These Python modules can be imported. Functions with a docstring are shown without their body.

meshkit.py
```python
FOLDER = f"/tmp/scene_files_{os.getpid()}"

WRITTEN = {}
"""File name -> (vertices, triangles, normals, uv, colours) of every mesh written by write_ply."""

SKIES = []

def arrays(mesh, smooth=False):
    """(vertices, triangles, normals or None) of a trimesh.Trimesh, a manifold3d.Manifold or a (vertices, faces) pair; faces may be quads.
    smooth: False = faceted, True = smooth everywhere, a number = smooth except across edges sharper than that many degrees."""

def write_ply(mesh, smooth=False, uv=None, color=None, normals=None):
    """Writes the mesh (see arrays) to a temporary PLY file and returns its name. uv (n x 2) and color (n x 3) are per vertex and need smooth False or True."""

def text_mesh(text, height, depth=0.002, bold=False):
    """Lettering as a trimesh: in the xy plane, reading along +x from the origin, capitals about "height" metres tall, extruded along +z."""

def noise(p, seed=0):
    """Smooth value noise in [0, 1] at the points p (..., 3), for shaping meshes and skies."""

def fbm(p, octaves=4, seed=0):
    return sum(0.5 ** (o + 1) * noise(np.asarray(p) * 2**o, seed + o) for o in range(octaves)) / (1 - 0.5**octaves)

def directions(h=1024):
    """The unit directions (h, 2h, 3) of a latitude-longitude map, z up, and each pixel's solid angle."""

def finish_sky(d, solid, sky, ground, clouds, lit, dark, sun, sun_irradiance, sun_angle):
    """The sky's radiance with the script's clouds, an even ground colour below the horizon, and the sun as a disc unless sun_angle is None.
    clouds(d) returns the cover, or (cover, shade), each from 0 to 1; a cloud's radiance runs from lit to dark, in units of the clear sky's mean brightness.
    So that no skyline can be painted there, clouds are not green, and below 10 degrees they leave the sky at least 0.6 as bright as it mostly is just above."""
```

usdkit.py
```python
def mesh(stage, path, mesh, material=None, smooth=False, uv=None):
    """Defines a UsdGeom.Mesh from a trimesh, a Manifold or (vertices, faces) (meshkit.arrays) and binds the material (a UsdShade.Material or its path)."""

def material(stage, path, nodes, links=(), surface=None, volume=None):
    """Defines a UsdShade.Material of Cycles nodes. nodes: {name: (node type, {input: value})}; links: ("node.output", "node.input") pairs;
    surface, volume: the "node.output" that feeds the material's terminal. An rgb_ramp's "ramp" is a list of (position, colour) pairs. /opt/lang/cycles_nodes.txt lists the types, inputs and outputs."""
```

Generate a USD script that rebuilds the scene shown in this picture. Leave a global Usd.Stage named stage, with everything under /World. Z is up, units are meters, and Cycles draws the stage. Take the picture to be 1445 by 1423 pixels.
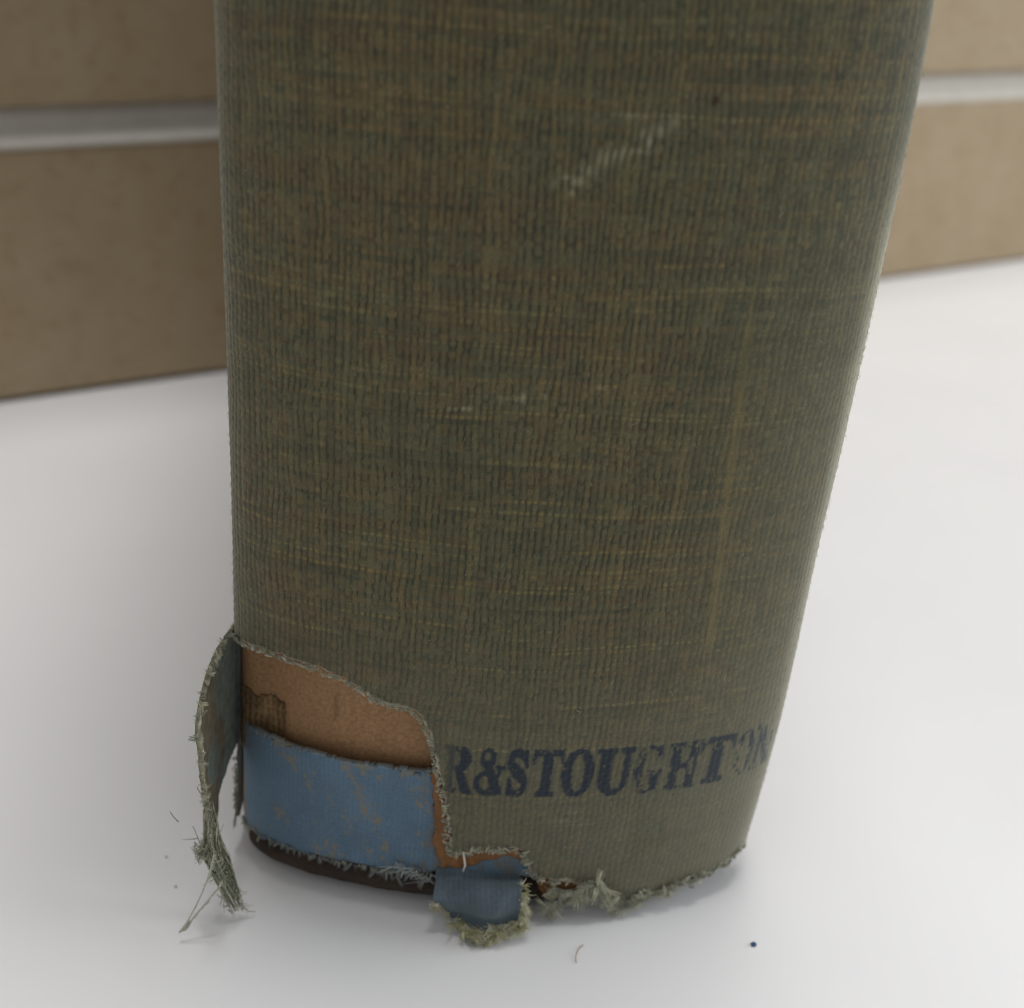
import math
import numpy as np
import trimesh, shapely, manifold3d
from shapely.geometry import Polygon, LineString, Point, box as sbox
from shapely import affinity
import usdkit
from meshkit import noise, fbm
from pxr import Usd, UsdGeom, UsdLux, UsdShade, Gf, Sdf, Vt

stage = Usd.Stage.CreateInMemory()
UsdGeom.SetStageUpAxis(stage, UsdGeom.Tokens.z)
UsdGeom.SetStageMetersPerUnit(stage, 1.0)
UsdGeom.Xform.Define(stage, '/World')
MM = 0.001

# ------------------------------------------------------------------ camera
R = np.array([[0.86426459, -0.18453535, 0.46796733],      # rows: world axes seen by the camera (right, down, forward)
              [-0.49983428, -0.41984649, 0.75755832],
              [0.05667815, -0.88863695, -0.45509555]])
CAM = np.array([-45.6, -73.55, 79.22]) * MM
cam = UsdGeom.Camera.Define(stage, '/World/camera')
m4 = np.eye(4)
m4[0, :3], m4[1, :3], m4[2, :3], m4[3, :3] = R[:, 0], -R[:, 1], -R[:, 2], CAM
cam.AddTransformOp().Set(Gf.Matrix4d(*m4.ravel().tolist()))
cam.CreateFocalLengthAttr(44.51)
cam.CreateHorizontalApertureAttr(36.0)
cam.CreateClippingRangeAttr(Gf.Vec2f(0.005, 100.0))
cam.CreateFStopAttr(30.0)
cam.CreateFocusDistanceAttr(0.093)
cam.CreateExposureAttr(0.16)

# ------------------------------------------------------------------ light: a ceiling lamp, a window far to the right, the room's own dim glow
def rect(name, pos, target, w, h, intensity, color):
    l = UsdLux.RectLight.Define(stage, '/World/' + name)
    p, t = np.array(pos, float), np.array(target, float)
    z = (p - t) / np.linalg.norm(p - t)
    up = np.array([0, 0, 1.0]) if abs(z[2]) < 0.95 else np.array([0, 1.0, 0])
    x = np.cross(up, z); x /= np.linalg.norm(x); y = np.cross(z, x)
    m = np.eye(4); m[0, :3], m[1, :3], m[2, :3], m[3, :3] = x, y, z, p
    l.AddTransformOp().Set(Gf.Matrix4d(*m.ravel().tolist()))
    l.CreateWidthAttr(w); l.CreateHeightAttr(h); l.CreateIntensityAttr(intensity); l.CreateColorAttr(Gf.Vec3f(*color))
    return l
rect('ceiling_lamp', (0.12, 0.06, 1.5), (0, 0, 0), 0.36, 0.36, 32.0, (1.0, 0.985, 0.97))
rect('window_light', (1.7, -0.75, 0.7), (0, 0, 0.05), 1.1, 1.0, 5.0, (0.92, 0.97, 1.0))
dome = UsdLux.DomeLight.Define(stage, '/World/room_glow')
usdkit.material(stage, '/World/Looks/room_glow', {"b": ("background_shader", {"color": (0.97, 0.985, 1.0), "strength": 0.43})}, [], surface="b.background")
UsdShade.MaterialBindingAPI.Apply(dome.GetPrim()).Bind(UsdShade.Material.Get(stage, '/World/Looks/room_glow'))

# ------------------------------------------------------------------ helpers
used = {}
def numbered(parent, name):
    k = used.get((parent, name), 0); used[(parent, name)] = k + 1
    return f'{parent}/{name}' + (f'_{k:03d}' if k else '')
def data(prim, **kw):
    for k, v in kw.items():
        if v is not None: prim.SetCustomDataByKey(k, v)
def xform(name, loc=(0, 0, 0), **kw):
    x = UsdGeom.Xform.Define(stage, numbered('/World', name)); x.AddTranslateOp().Set(Gf.Vec3d(*loc)); data(x.GetPrim(), **kw)
    return str(x.GetPath())
def obj(name, mesh, mat, parent='/World', smooth=False, tint=None, **kw):
    """One mesh, points in mm; tint = colour of each vertex (its dye or stain)."""
    if isinstance(mesh, trimesh.Trimesh): v, f = mesh.vertices, mesh.faces
    else: v, f = mesh
    p = numbered(parent, name)
    m = usdkit.mesh(stage, p, trimesh.Trimesh(np.asarray(v, float) * MM, f, process=False), '/World/Looks/' + mat, smooth=smooth)
    if tint is not None:
        UsdGeom.PrimvarsAPI(m).CreatePrimvar('tint', Sdf.ValueTypeNames.Color3fArray, 'vertex').Set(Vt.Vec3fArray.FromNumpy(np.asarray(tint, np.float32)))
    data(m.GetPrim(), **kw)
    return p
def h2(a, b=0, seed=0):
    """A random number in [0, 1] for each pair of whole numbers."""
    x = (np.asarray(a, np.int64) * 374761393 + np.asarray(b, np.int64) * 668265263 + seed * 974711) & 0xFFFFFFFF
    x = ((x ^ (x >> 13)) * 1274126177) & 0xFFFFFFFF
    x = ((x ^ (x >> 16)) * 2246822519) & 0xFFFFFFFF
    return ((x ^ (x >> 15)) & 0xFFFFFF) / 16777215.0
def n2(s, z, fs, fz, seed=0, oct=1):
    p = np.stack([np.asarray(s) * fs, np.asarray(z) * fz, np.zeros(np.shape(s))], -1)
    return fbm(p, oct, seed) if oct > 1 else noise(p, seed)
def smooth01(x, a, b):
    t = np.clip((x - a) / (b - a), 0, 1); return t * t * (3 - 2 * t)
def mixc(a, b, t):
    t = np.asarray(t)[..., None]; return a * (1 - t) + np.asarray(b) * t

# ------------------------------------------------------------------ materials
def mat(name, nodes, links, surface='p.BSDF'):
    return usdkit.material(stage, '/World/Looks/' + name, nodes, links, surface=surface)
def tinted(name, rough=0.9, sheen=0.0, grain=9000, bump=0.00003, spec=0.3, sheen_tint=(0.9, 0.9, 0.8)):
    mat(name, {"a": ("attribute", {"attribute": "tint"}), "g": ("geometry", {}),
               "n": ("noise_texture", {"scale": grain, "detail": 3.0}),
               "r": ("map_range", {"from_min": 0.3, "from_max": 0.7, "to_min": 0.78, "to_max": 1.22}),
               "mx": ("mix", {"mix_type": "multiply", "fac": 1.0}),
               "b": ("bump", {"strength": 0.6, "distance": bump}),
               "p": ("principled_bsdf", {"roughness": rough, "sheen_weight": sheen, "sheen_roughness": 0.45, "sheen_tint": sheen_tint, "specular_ior_level": spec})},
        [("g.position", "n.vector"), ("n.fac", "r.value"), ("a.color", "mx.color1"), ("r.result", "mx.color2"), ("mx.color", "p.base_color"), ("n.fac", "b.height"), ("b.normal", "p.normal")])
tinted('book_cloth', 0.85, 0.45)
tinted('cloth_back', 0.95, 0.0, spec=0.1)
tinted('frayed_thread', 0.9, 0.1)
tinted('kraft_paper', 0.7, 0.0, 3500, 0.000008)
tinted('blue_lining', 0.9, 0.15)
mat('cover_cloth', {"g": ("geometry", {}), "w": ("wave_texture", {"scale": 330.0, "distortion": 1.0, "detail": 2.0}), "n": ("noise_texture", {"scale": 900.0}),
    "c": ("rgb_ramp", {"ramp": [(0.2, (0.05, 0.05, 0.035)), (0.8, (0.14, 0.125, 0.07))]}), "p": ("principled_bsdf", {"roughness": 0.88})},
    [("g.position", "n.vector"), ("n.fac", "c.fac"), ("c.color", "p.base_color")])
mat('page_paper', {"g": ("geometry", {}), "m": ("mapping", {"scale": (1, 1, 0.02)}), "n": ("noise_texture", {"scale": 9000.0}),
    "c": ("rgb_ramp", {"ramp": [(0.3, (0.42, 0.34, 0.22)), (0.7, (0.62, 0.53, 0.38))]}), "p": ("principled_bsdf", {"roughness": 0.9})},
    [("g.position", "m.vector"), ("m.vector", "n.vector"), ("n.fac", "c.fac"), ("c.color", "p.base_color")])
mat('white_worktop', {"g": ("geometry", {}), "n": ("noise_texture", {"scale": 35.0, "detail": 4.0}), "n2": ("noise_texture", {"scale": 2500.0, "detail": 2.0}),
    "c": ("rgb_ramp", {"ramp": [(0.3, (0.70, 0.695, 0.70)), (0.7, (0.725, 0.72, 0.725))]}),
    "b": ("bump", {"strength": 0.15, "distance": 0.00005}),
    "p": ("principled_bsdf", {"roughness": 0.42, "specular_ior_level": 0.35})},
    [("g.position", "n.vector"), ("g.position", "n2.vector"), ("n.fac", "c.fac"), ("c.color", "p.base_color"), ("n2.fac", "b.height"), ("b.normal", "p.normal")])
mat('beige_tile', {"g": ("geometry", {}), "n": ("noise_texture", {"scale": 110.0, "detail": 4.0, "roughness": 0.6}), "n2": ("noise_texture", {"scale": 420.0, "detail": 3.0}),
    "c": ("rgb_ramp", {"ramp": [(0.3, (0.365, 0.272, 0.165)), (0.5, (0.385, 0.293, 0.184)), (0.7, (0.405, 0.315, 0.204))]}),
    "d": ("rgb_ramp", {"ramp": [(0.28, (0.88, 0.84, 0.79)), (0.46, (1, 1, 1))]}),
    "mx": ("mix", {"mix_type": "multiply", "fac": 1.0}), "b": ("bump", {"strength": 0.3, "distance": 0.0003}),
    "p": ("principled_bsdf", {"roughness": 0.45, "specular_ior_level": 0.3})},
    [("g.position", "n.vector"), ("g.position", "n2.vector"), ("n.fac", "c.fac"), ("n2.fac", "d.fac"), ("c.color", "mx.color1"), ("d.color", "mx.color2"), ("mx.color", "p.base_color"), ("n.fac", "b.height"), ("b.normal", "p.normal")])
mat('white_grout', {"g": ("geometry", {}), "n": ("noise_texture", {"scale": 300.0, "detail": 4.0}),
    "c": ("rgb_ramp", {"ramp": [(0.3, (0.54, 0.51, 0.455)), (0.7, (0.59, 0.56, 0.50))]}), "b": ("bump", {"strength": 0.2, "distance": 0.0002}),
    "p": ("principled_bsdf", {"roughness": 0.8})},
    [("g.position", "n.vector"), ("n.fac", "c.fac"), ("c.color", "p.base_color"), ("n.fac", "b.height"), ("b.normal", "p.normal")])
for nm, col in (('speck_blue', (0.035, 0.075, 0.16)), ('speck_grey', (0.43, 0.43, 0.42)), ('speck_brown', (0.28, 0.12, 0.05)), ('speck_pale', (0.50, 0.47, 0.42))):
    mat(nm, {"p": ("principled_bsdf", {"base_color": col, "roughness": 0.8})}, [])

# ------------------------------------------------------------------ setting: worktop and tiled wall
def rounded_box(lo, hi, r, seg=10):
    pts = [manifold3d.Manifold.sphere(r, seg).translate([x, y, z]) for x in (lo[0] + r, hi[0] - r) for y in (lo[1] + r, hi[1] - r) for z in (lo[2] + r, hi[2] - r)]
    m = manifold3d.Manifold.batch_hull(pts).to_mesh()
    return trimesh.Trimesh(m.vert_properties[:, :3], m.tri_verts, process=False)
WALL = 119.5
obj('worktop', rounded_box((-900, -420, -40), (900, WALL + 9, 0), 3), 'white_worktop', smooth=40, kind='structure',
    label='smooth white worktop under the book, running back to the tiles', category='worktop')
wall = xform('tiled_wall', label='beige tiled wall with pale grout behind the white worktop', category='wall')
rows = ((0.5, 38.2), (43.8, 192.0))
for z0, z1 in rows:
    for k in range(-3, 4):
        x0 = 88 + k * 200
        t = rounded_box((x0 + 1.8, WALL, z0), (x0 + 198.2, WALL + 8, z1), 0.9, 12)
        obj('tile', t, 'beige_tile', wall, smooth=40)
# the grout lies deep under the upper row and slopes out to the lip of the lower row
prof = np.array([[WALL + 8, 44.6], [WALL + 2.2, 44.6], [WALL + 2.0, 41.6], [WALL + 1.3, 40.6], [WALL - 0.2, 38.6], [WALL + 0.4, 37.6], [WALL + 8, 37.6]])
xs = np.linspace(-518, 891, 400)
gv, gf = [], []
for i, x in enumerate(xs):
    wob = np.array([[0.12 * (noise(np.array([x * 0.03, j * 3.1, 0.5])) - 0.5) * (1 if 1 <= j <= 4 else 0), 0.4 * (noise(np.array([x * 0.03, j * 7.7, 2.5])) - 0.5) * (1 if 1 < j <= 4 else 0)] for j in range(len(prof))])
    q = prof + wob
    gv += [(x, a, b) for a, b in q]
P_ = len(prof)
for i in range(len(xs) - 1):
    for j in range(P_):
        a, b = i * P_ + j, i * P_ + (j + 1) % P_
        gf += [(a, b, b + P_), (a, b + P_, a + P_)]
obj('grout', trimesh.Trimesh(gv, gf, process=False), 'white_grout', wall, smooth=True)
for k in range(-2, 4):      # upright joints
    obj('grout', trimesh.creation.box(bounds=[[86.0 + k * 200, WALL + 1.8, 44.8], [90.0 + k * 200, WALL + 7.5, 191]]), 'white_grout', wall)
    obj('grout', trimesh.creation.box(bounds=[[86.0 + k * 200, WALL + 1.8, 0.6], [90.0 + k * 200, WALL + 7.5, 37.4]]), 'white_grout', wall)
obj('backing', trimesh.creation.box(bounds=[[-515, WALL + 7.9, -30], [890, WALL + 20, 193]]), 'white_grout', wall)

# ------------------------------------------------------------------ book: a rounded back, unrolled as s (mm round the back, 0 in the middle) and z (mm up)
C = np.array([0.87110036, -0.49110505]); N = np.array([-0.49110505, -0.87110036])
SAG = 8.0
ZL, AL = [-2, 0, 24, 38, 50, 61, 70, 190.], [-22.6, -22.5, -21.8, -21.45, -21.25, -21.1, -21, -21]
ZR, AR = [-2, 1, 9, 18, 33, 43, 55, 66, 76, 190.], [22., 22.2, 22.9, 23.5, 23.9, 24.3, 24.58, 24.72, 24.6, 24.5]
from scipy.interpolate import PchipInterpolator
_left, _right = PchipInterpolator(ZL, AL), PchipInterpolator(ZR, AR)
_T = np.linspace(0, np.pi, 4001); _t, _b = -np.cos(_T), np.sin(_T)
_S = np.r_[0, np.cumsum(np.hypot(np.diff(_t * 22.7), np.diff(_b * SAG)))]; ST = _S[-1]
def surf(s, z, off=0.0):
    """The book's back: (s, z) and a distance outwards, to a point in mm."""
    s, z, off = np.broadcast_arrays(np.asarray(s, float), np.asarray(z, float), np.asarray(off, float))
    th = np.interp(np.clip(s + ST / 2, 0, ST), _S, _T)
    t, b = -np.cos(th), np.sin(th)
    l, r = _left(z), _right(z)
    da, db = np.sin(th) * 22.7, np.cos(th) * SAG; q = np.hypot(da, db)
    a = (l + r) / 2 + t * (r - l) / 2 - db / q * off
    B = SAG * b + da / q * off
    B = B - np.maximum(np.abs(s) - ST / 2, 0)
    return np.stack([a * C[0] + B * N[0], a * C[1] + B * N[1], z], -1)

def sheet(S, Z, pos, keep, thick, tint_out, tint_in, back=None):
    """A piece of cloth or paper with a torn outline: grid (S, Z), pos(S, Z, off) to points, kept where keep; its back and torn edge too."""
    nz, ns = S.shape
    v = pos(S, Z, 0.0).reshape(-1, 3)
    idx = np.arange(nz * ns).reshape(nz, ns)
    k = keep[:-1, :-1] & keep[1:, :-1] & keep[:-1, 1:] & keep[1:, 1:]
    a, b, c, d = (x[k] for x in (idx[:-1, :-1], idx[:-1, 1:], idx[1:, 1:], idx[1:, :-1]))
    f = np.vstack([np.c_[a, b, c], np.c_[a, c, d]])
    kb = k if back is None else k & back[:-1, :-1]
    vi = pos(S, Z, -thick).reshape(-1, 3)
    a2, b2, c2, d2 = (x[kb] for x in (idx[:-1, :-1], idx[:-1, 1:], idx[1:, 1:], idx[1:, :-1]))
    o = nz * ns
    f2 = np.vstack([np.c_[a2, c2, b2], np.c_[a2, d2, c2]]) + o
    e = np.vstack([f[:, [0, 1]], f[:, [1, 2]], f[:, [2, 0]]])
    key = np.sort(e, 1); key = key[:, 0] * (nz * ns) + key[:, 1]
    u, inv, cnt = np.unique(key, return_inverse=True, return_counts=True)
    be = e[cnt[inv] == 1]
    if back is not None:
        bk = back.ravel(); be = be[bk[be[:, 0]] & bk[be[:, 1]]]
    f3 = np.vstack([np.c_[be[:, 0], be[:, 0] + o, be[:, 1]], np.c_[be[:, 1], be[:, 0] + o, be[:, 1] + o]])
    F = np.vstack([f, f2, f3]); V = np.vstack([v, vi]); Tn = np.vstack([tint_out.reshape(-1, 3), np.broadcast_to(tint_in, tint_out.shape).reshape(-1, 3)])
    keepv, F2 = np.unique(F, return_inverse=True)
    return (V[keepv], F2.reshape(F.shape)), Tn[keepv]

def strands(paths, radii, tints, sides=4):
    """Threads and fibres: each a thin tube along its points (mm), narrower at its tip."""
    V, F, T, at = [], [], [], 0
    ang = np.arange(sides) / sides * 2 * np.pi
    for P, r, t in zip(paths, radii, tints):
        P = np.asarray(P, float); n = len(P)
        d = np.gradient(P, axis=0); d /= np.linalg.norm(d, axis=1, keepdims=True) + 1e-12
        ref = np.array([0.3, 0.5, 0.81]) if abs(d[0] @ np.array([0.3, 0.5, 0.81])) < 0.9 else np.array([0.9, -0.4, 0.1])
        a = np.cross(d, ref); a /= np.linalg.norm(a, axis=1, keepdims=True) + 1e-12; b = np.cross(d, a)
        rr = r * (1 - 0.6 * np.linspace(0, 1, n) ** 2) if np.ndim(r) == 0 else np.asarray(r)
        ring = P[:, None] + rr[:, None, None] * (np.cos(ang)[None, :, None] * a[:, None] + np.sin(ang)[None, :, None] * b[:, None])
        V.append(ring.reshape(-1, 3)); T.append(np.repeat(np.asarray(t, float)[None], n * sides, 0))
        i = np.arange(n - 1)[:, None] * sides; j = np.arange(sides)[None]; k = (j + 1) % sides
        q = np.stack([i + j, i + k, i + k + sides, i + j + sides], -1).reshape(-1, 4) + at
        F.append(q[:, [0, 1, 2]]); F.append(q[:, [0, 2, 3]])
        cap = np.arange(1, sides - 1)
        F.append(np.c_[np.zeros_like(cap), cap + 1, cap] + at); F.append(np.c_[np.zeros_like(cap), cap, cap + 1] + at + (n - 1) * sides)
        at += n * sides
    return (np.vstack(V), np.vstack(F)), np.vstack(T)

book = xform('book', label='old olive cloth-bound book standing upright with its spine torn open at the foot', category='book')

# --- lettering printed on the cloth, as outlines in a cell one wide and one high
def ell(x, y, rx, ry): return affinity.scale(Point(x, y).buffer(1, 24), rx, ry)
def stem(x, w=0.28, y0=0, y1=1, s=0.13):
    return shapely.union_all([sbox(x, y0, x + w, y1), sbox(x - s, y0, x + w + s, y0 + 0.09), sbox(x - s, y1 - 0.09, x + w + s, y1)])
def stroke(pts, w): return LineString(pts).buffer(w, cap_style='flat', join_style='round')
def arc(x, y, rx, ry, a0, a1, k=24):
    t = np.radians(np.linspace(a0, a1, k)); return np.c_[x + rx * np.cos(t), y + ry * np.sin(t)]
G = {}
G['O'] = ell(.5, .5, .5, .51).difference(ell(.5, .5, .2, .41))
G['T'] = shapely.union_all([sbox(.34, 0, .66, 1), sbox(.2, 0, .8, .1), sbox(0, .88, 1, 1), Polygon([(0, .64), (.0, 1), (.3, 1), (.10, .86)]), Polygon([(1, .64), (1, 1), (.7, 1), (.9, .86)])])
G['H'] = shapely.union_all([stem(.08, .3, s=.08), stem(.62, .3, s=.08), sbox(.3, .44, .7, .55)])
G['U'] = shapely.union_all([sbox(.08, .3, .4, 1), sbox(-.02, .9, .5, 1), sbox(.74, .3, .88, 1), sbox(.62, .9, 1., 1),
                            ell(.48, .32, .4, .33).difference(ell(.57, .36, .17, .25)).intersection(sbox(0, -.1, 1, .34))])
G['G'] = shapely.union_all([ell(.46, .5, .46, .51).difference(ell(.52, .5, .21, .41)).difference(sbox(.62, .4, 1.1, .68)), sbox(.6, .02, .9, .42), sbox(.5, .38, 1., .46), Polygon([(.78, .98), (.9, .98), (.9, .62), (.82, .62), (.66, .86)])])
G['N'] = shapely.union_all([stem(.1, .14, s=.1), stem(.76, .14, s=.1), Polygon([(.02, 1), (.34, 1), (.9, 0), (.62, 0)])])
G['S'] = shapely.union_all([stroke(np.vstack([arc(.44, .73, .32, .2, 20, 180, 14), [(.2, .62), (.5, .5), (.76, .38)], arc(.5, .27, .34, .21, 20, -160, 14)]), .085),
                            stroke([(.14, .72), (.34, .58), (.66, .42), (.86, .27)], .14), Polygon([(.72, .98), (.86, .98), (.88, .62), (.8, .62), (.6, .92)]), Polygon([(.1, .02), (.24, .02), (.42, .08), (.2, .4), (.1, .4)])])
G['R'] = shapely.union_all([stem(.12, .24, s=.12), ell(.5, .745, .44, .26).difference(ell(.42, .75, .16, .17)).intersection(sbox(.3, .4, 1, 1.1)), Polygon([(.34, .52), (.62, .56), (1.06, .0), (.70, .0)])])
G['&'] = shapely.union_all([ell(.40, .78, .27, .22).difference(ell(.38, .8, .12, .13)), ell(.40, .26, .42, .27).difference(ell(.40, .27, .24, .17)), Polygon([(.22, .7), (.44, .78), (1.02, .04), (.7, .0)]),
                            stroke([(.62, .2), (.84, .5), (.86, .6)], .05), sbox(.7, .56, 1.02, .64)])
G = {k: g.buffer(.010) for k, g in G.items()}
LETTERS = [('R', -5.15, -2.95, .02), ('&', -2.65, -.42, .03), ('S', -.3, 1.6, .04), ('T', 1.75, 4.1, .12), ('O', 4.1, 6.65, .0), ('U', 6.85, 9.8, .02), ('G', 9.85, 12.3, .30), ('H', 12.7, 15.35, .24), ('T', 15.35, 18.5, .06), ('O', 18.7, 20.6, .46), ('N', 20.7, 23.2, .44)]
def ink(S, Z):
    out = np.zeros(S.shape)
    for ch, s0, s1, wear in LETTERS:
        m = (S > s0 - .4) & (S < s1 + .4) & (Z > 12.8) & (Z < 18.6)
        ss, zz = S[m], Z[m]
        ss = ss + .07 * (n2(ss, zz, 5, 5, 3) - .5) * 2; zz = zz + .08 * (n2(ss, zz, 5, 5, 4) - .5) * 2
        x, y = (ss - s0) / (s1 - s0), (zz - 13.25) / 4.6
        hit = np.zeros(len(ss))
        for dx, dy in ((0, 0), (.035, 0), (-.035, 0), (0, .02), (0, -.02)):
            hit += shapely.contains_xy(G[ch], x + dx, y + dy) / 5.
        w = .65 * n2(ss, zz, 1.5, 1.3, 5, 3) + .35 * n2(ss, zz, 5, 3, 6)
        fade = np.clip((w - (wear * .8 + .15)) / .10, .08, 1) if wear < .35 else np.clip((w - wear * .93) / .12, 0, 1) * .85
        if ch == 'R': fade = fade * np.clip((x - .30) / .12, .5, 1)
        out[m] = np.maximum(out[m], hit * fade)
    return out

# --- the weave
RIB, ROW = 0.5, 0.41
def weave(S, Z):
    """Relief (mm) and dye of the ribbed book cloth."""
    su = S + .22 * (n2(S, Z, .12, .05, 11) - .5) * 2 + .13 * (n2(S, Z, .9, .45, 12) - .5) * 2 + .22 * (n2(S, Z, .3, .16, 15) - .5) * 2
    zu = Z + .35 * (n2(S, Z, .09, .2, 13) - .5) * 2 + .05 * (n2(S, Z, 1.2, 1.2, 14) - .5) * 2
    u, w = su / RIB, zu / ROW
    ri, wi = np.floor(u).astype(int), np.floor(w).astype(int)
    uf, wf = u - ri, w - wi
    rib = .5 - .5 * np.cos(2 * np.pi * uf)                      # 1 on the rib, 0 in the gap
    fl = .5 - .5 * np.cos(2 * np.pi * wf)
    over = ((ri + wi) & 1) * 1.0
    height = .030 * rib + .02 * fl * (over * 2 - 1) * rib + .012 * fl + .015 * (h2(wi, 0, 9) - .5) * (.4 + .6 * (1 - rib))
    # dyes
    brown, olive, slate, dark, gold = (np.array(c) for c in ((.168, .128, .070), (.150, .134, .078), (.122, .122, .078), (.024, .028, .022), (.34, .275, .11)))
    patch = n2(S, Z, .11, .07, 21, 3)
    rowh = np.clip(n2(wi * 1.0, S * .16, 1, 1, 22), 0, 1)            # colour of each weft thread, changing along it
    ribh = n2(ri * 1.0, Z * .9, 1, 1, 23)
    spot = h2(ri, wi, 24)
    mixv = .40 * (patch - .5) * 2 + .34 * (rowh - .5) * 2 + .26 * (ribh - .5) * 2 + .28 * (spot - .5) + .5
    col = mixc(mixc(np.broadcast_to(slate, S.shape + (3,)), olive, smooth01(mixv, .1, .5)), brown, smooth01(mixv, .5, .95))
    col = col * (.86 + .28 * h2(ri, 0, 25) * .6 + .28 * n2(S, Z, 2.2, 1.6, 26) * .5)[..., None]
    brk = n2(ri * 1.0, Z * 1.9, 1, 1, 27) * .6 + h2(ri, wi, 28) * .4
    fine = smooth01(S, 4, 20)                                   # the right side is rubbed smoother
    gap = smooth01(rib, .66, .08) * np.clip(1.9 * brk - .25, 0.12, 1.1) * (1 - .30 * over) * (1 - .25 * fine)
    gap = np.maximum(gap, .55 * (h2(ri, wi, 29) > .93 - .05 * fine) * fl)
    col = mixc(col, dark, np.clip(gap * .82, 0, 1))
    col = col * (.90 + .2 * h2(wi, 5, 30) * (1 - .5 * rib))[..., None]
    cell = .16 * (h2(ri, wi, 45) - .5) + .08 * (over - .5) + .35 * (n2(S, Z, 1.9, 1.1, 46, 2) - .5)
    col = col * (1 + cell * (.62 + .5 * fine))[..., None]
    col = mixc(col, np.array([.040, .050, .046]), .5 * fine * smooth01(n2(S, Z, 2.6, 1.1, 47, 2), .56, .72))
    # thicker pale gold weft threads, coming and going along a row
    env = .65 * n2(wi * 3.3, S * .12, 1, 1, 31) + .35 * n2(wi * 5.1, S * .7, 1, 1, 37); strong = h2(wi, 0, 32)
    g = smooth01(env, .46, .72) * (strong > .55) * smooth01(fl, .25, .85) * (.45 + .55 * strong)
    g = np.maximum(g, .42 * smooth01(env, .56, .76) * (strong > .4) * fl)
    g = g * (.12 + .88 * rib ** 1.3) * (.6 + .8 * h2(ri, wi, 48)) * (.55 + .45 * smooth01(Z, 60, 30))
    col = mixc(col, gold, np.clip(g * .66, 0, 1))
    # dark weft dashes
    dk = smooth01(n2(wi * 2.1, S * .2, 1, 1, 33), .66, .82) * (h2(wi, 1, 34) > .5)
    col = mixc(col, np.array([.050, .056, .045]), dk * .38 * (1 - rib * .35))
    wv = smooth01(n2(ri * 1.7, Z * .10, 1, 1, 35) * .7 + .3 * n2(ri * 2.3, Z * .9, 1, 1, 38), .52, .72) * (h2(ri, 1, 36) > .5) * rib      # a few pale warp threads
    col = mixc(col, gold * .8, wv * .20)
    vd = smooth01(n2(ri * 1.3, Z * .12, 1, 1, 39), .58, .8) * (1 - .5 * rib)
    col = mixc(col, np.array([.040, .046, .036]), vd * .28)
    # wear: the fold down the right side, scuffs; the shoulder sheen is painted in
    fold = np.exp(-((S - (13.1 + (50 - Z) * .055 + .5 * (n2(S * 0, Z, 1, .12, 41) - .5))) / .32) ** 2) * smooth01(Z, 22, 30) * smooth01(Z, 60, 48)
    col = mixc(col, np.array([.27, .21, .09]), fold * .5 * (.5 + n2(S, Z, 2, 1, 42)))
    shoulder_sheen = smooth01(S + .5 * (n2(S, Z, 1.2, .5, 43, 2) - .5), 21.6, 24.2) * smooth01(Z, 66, 52) * (.55 + .45 * smooth01(Z, 14, 40))  # pale band down the right shoulder, sheen put into the dye
    col = mixc(col, np.array([.70, .70, .62]), shoulder_sheen * (.58 + .3 * rib))
    pale = smooth01(S, 6, 22) * .34 * smooth01(Z, 75, 40)  # right side painted paler, as side light and sheen would show it
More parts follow.
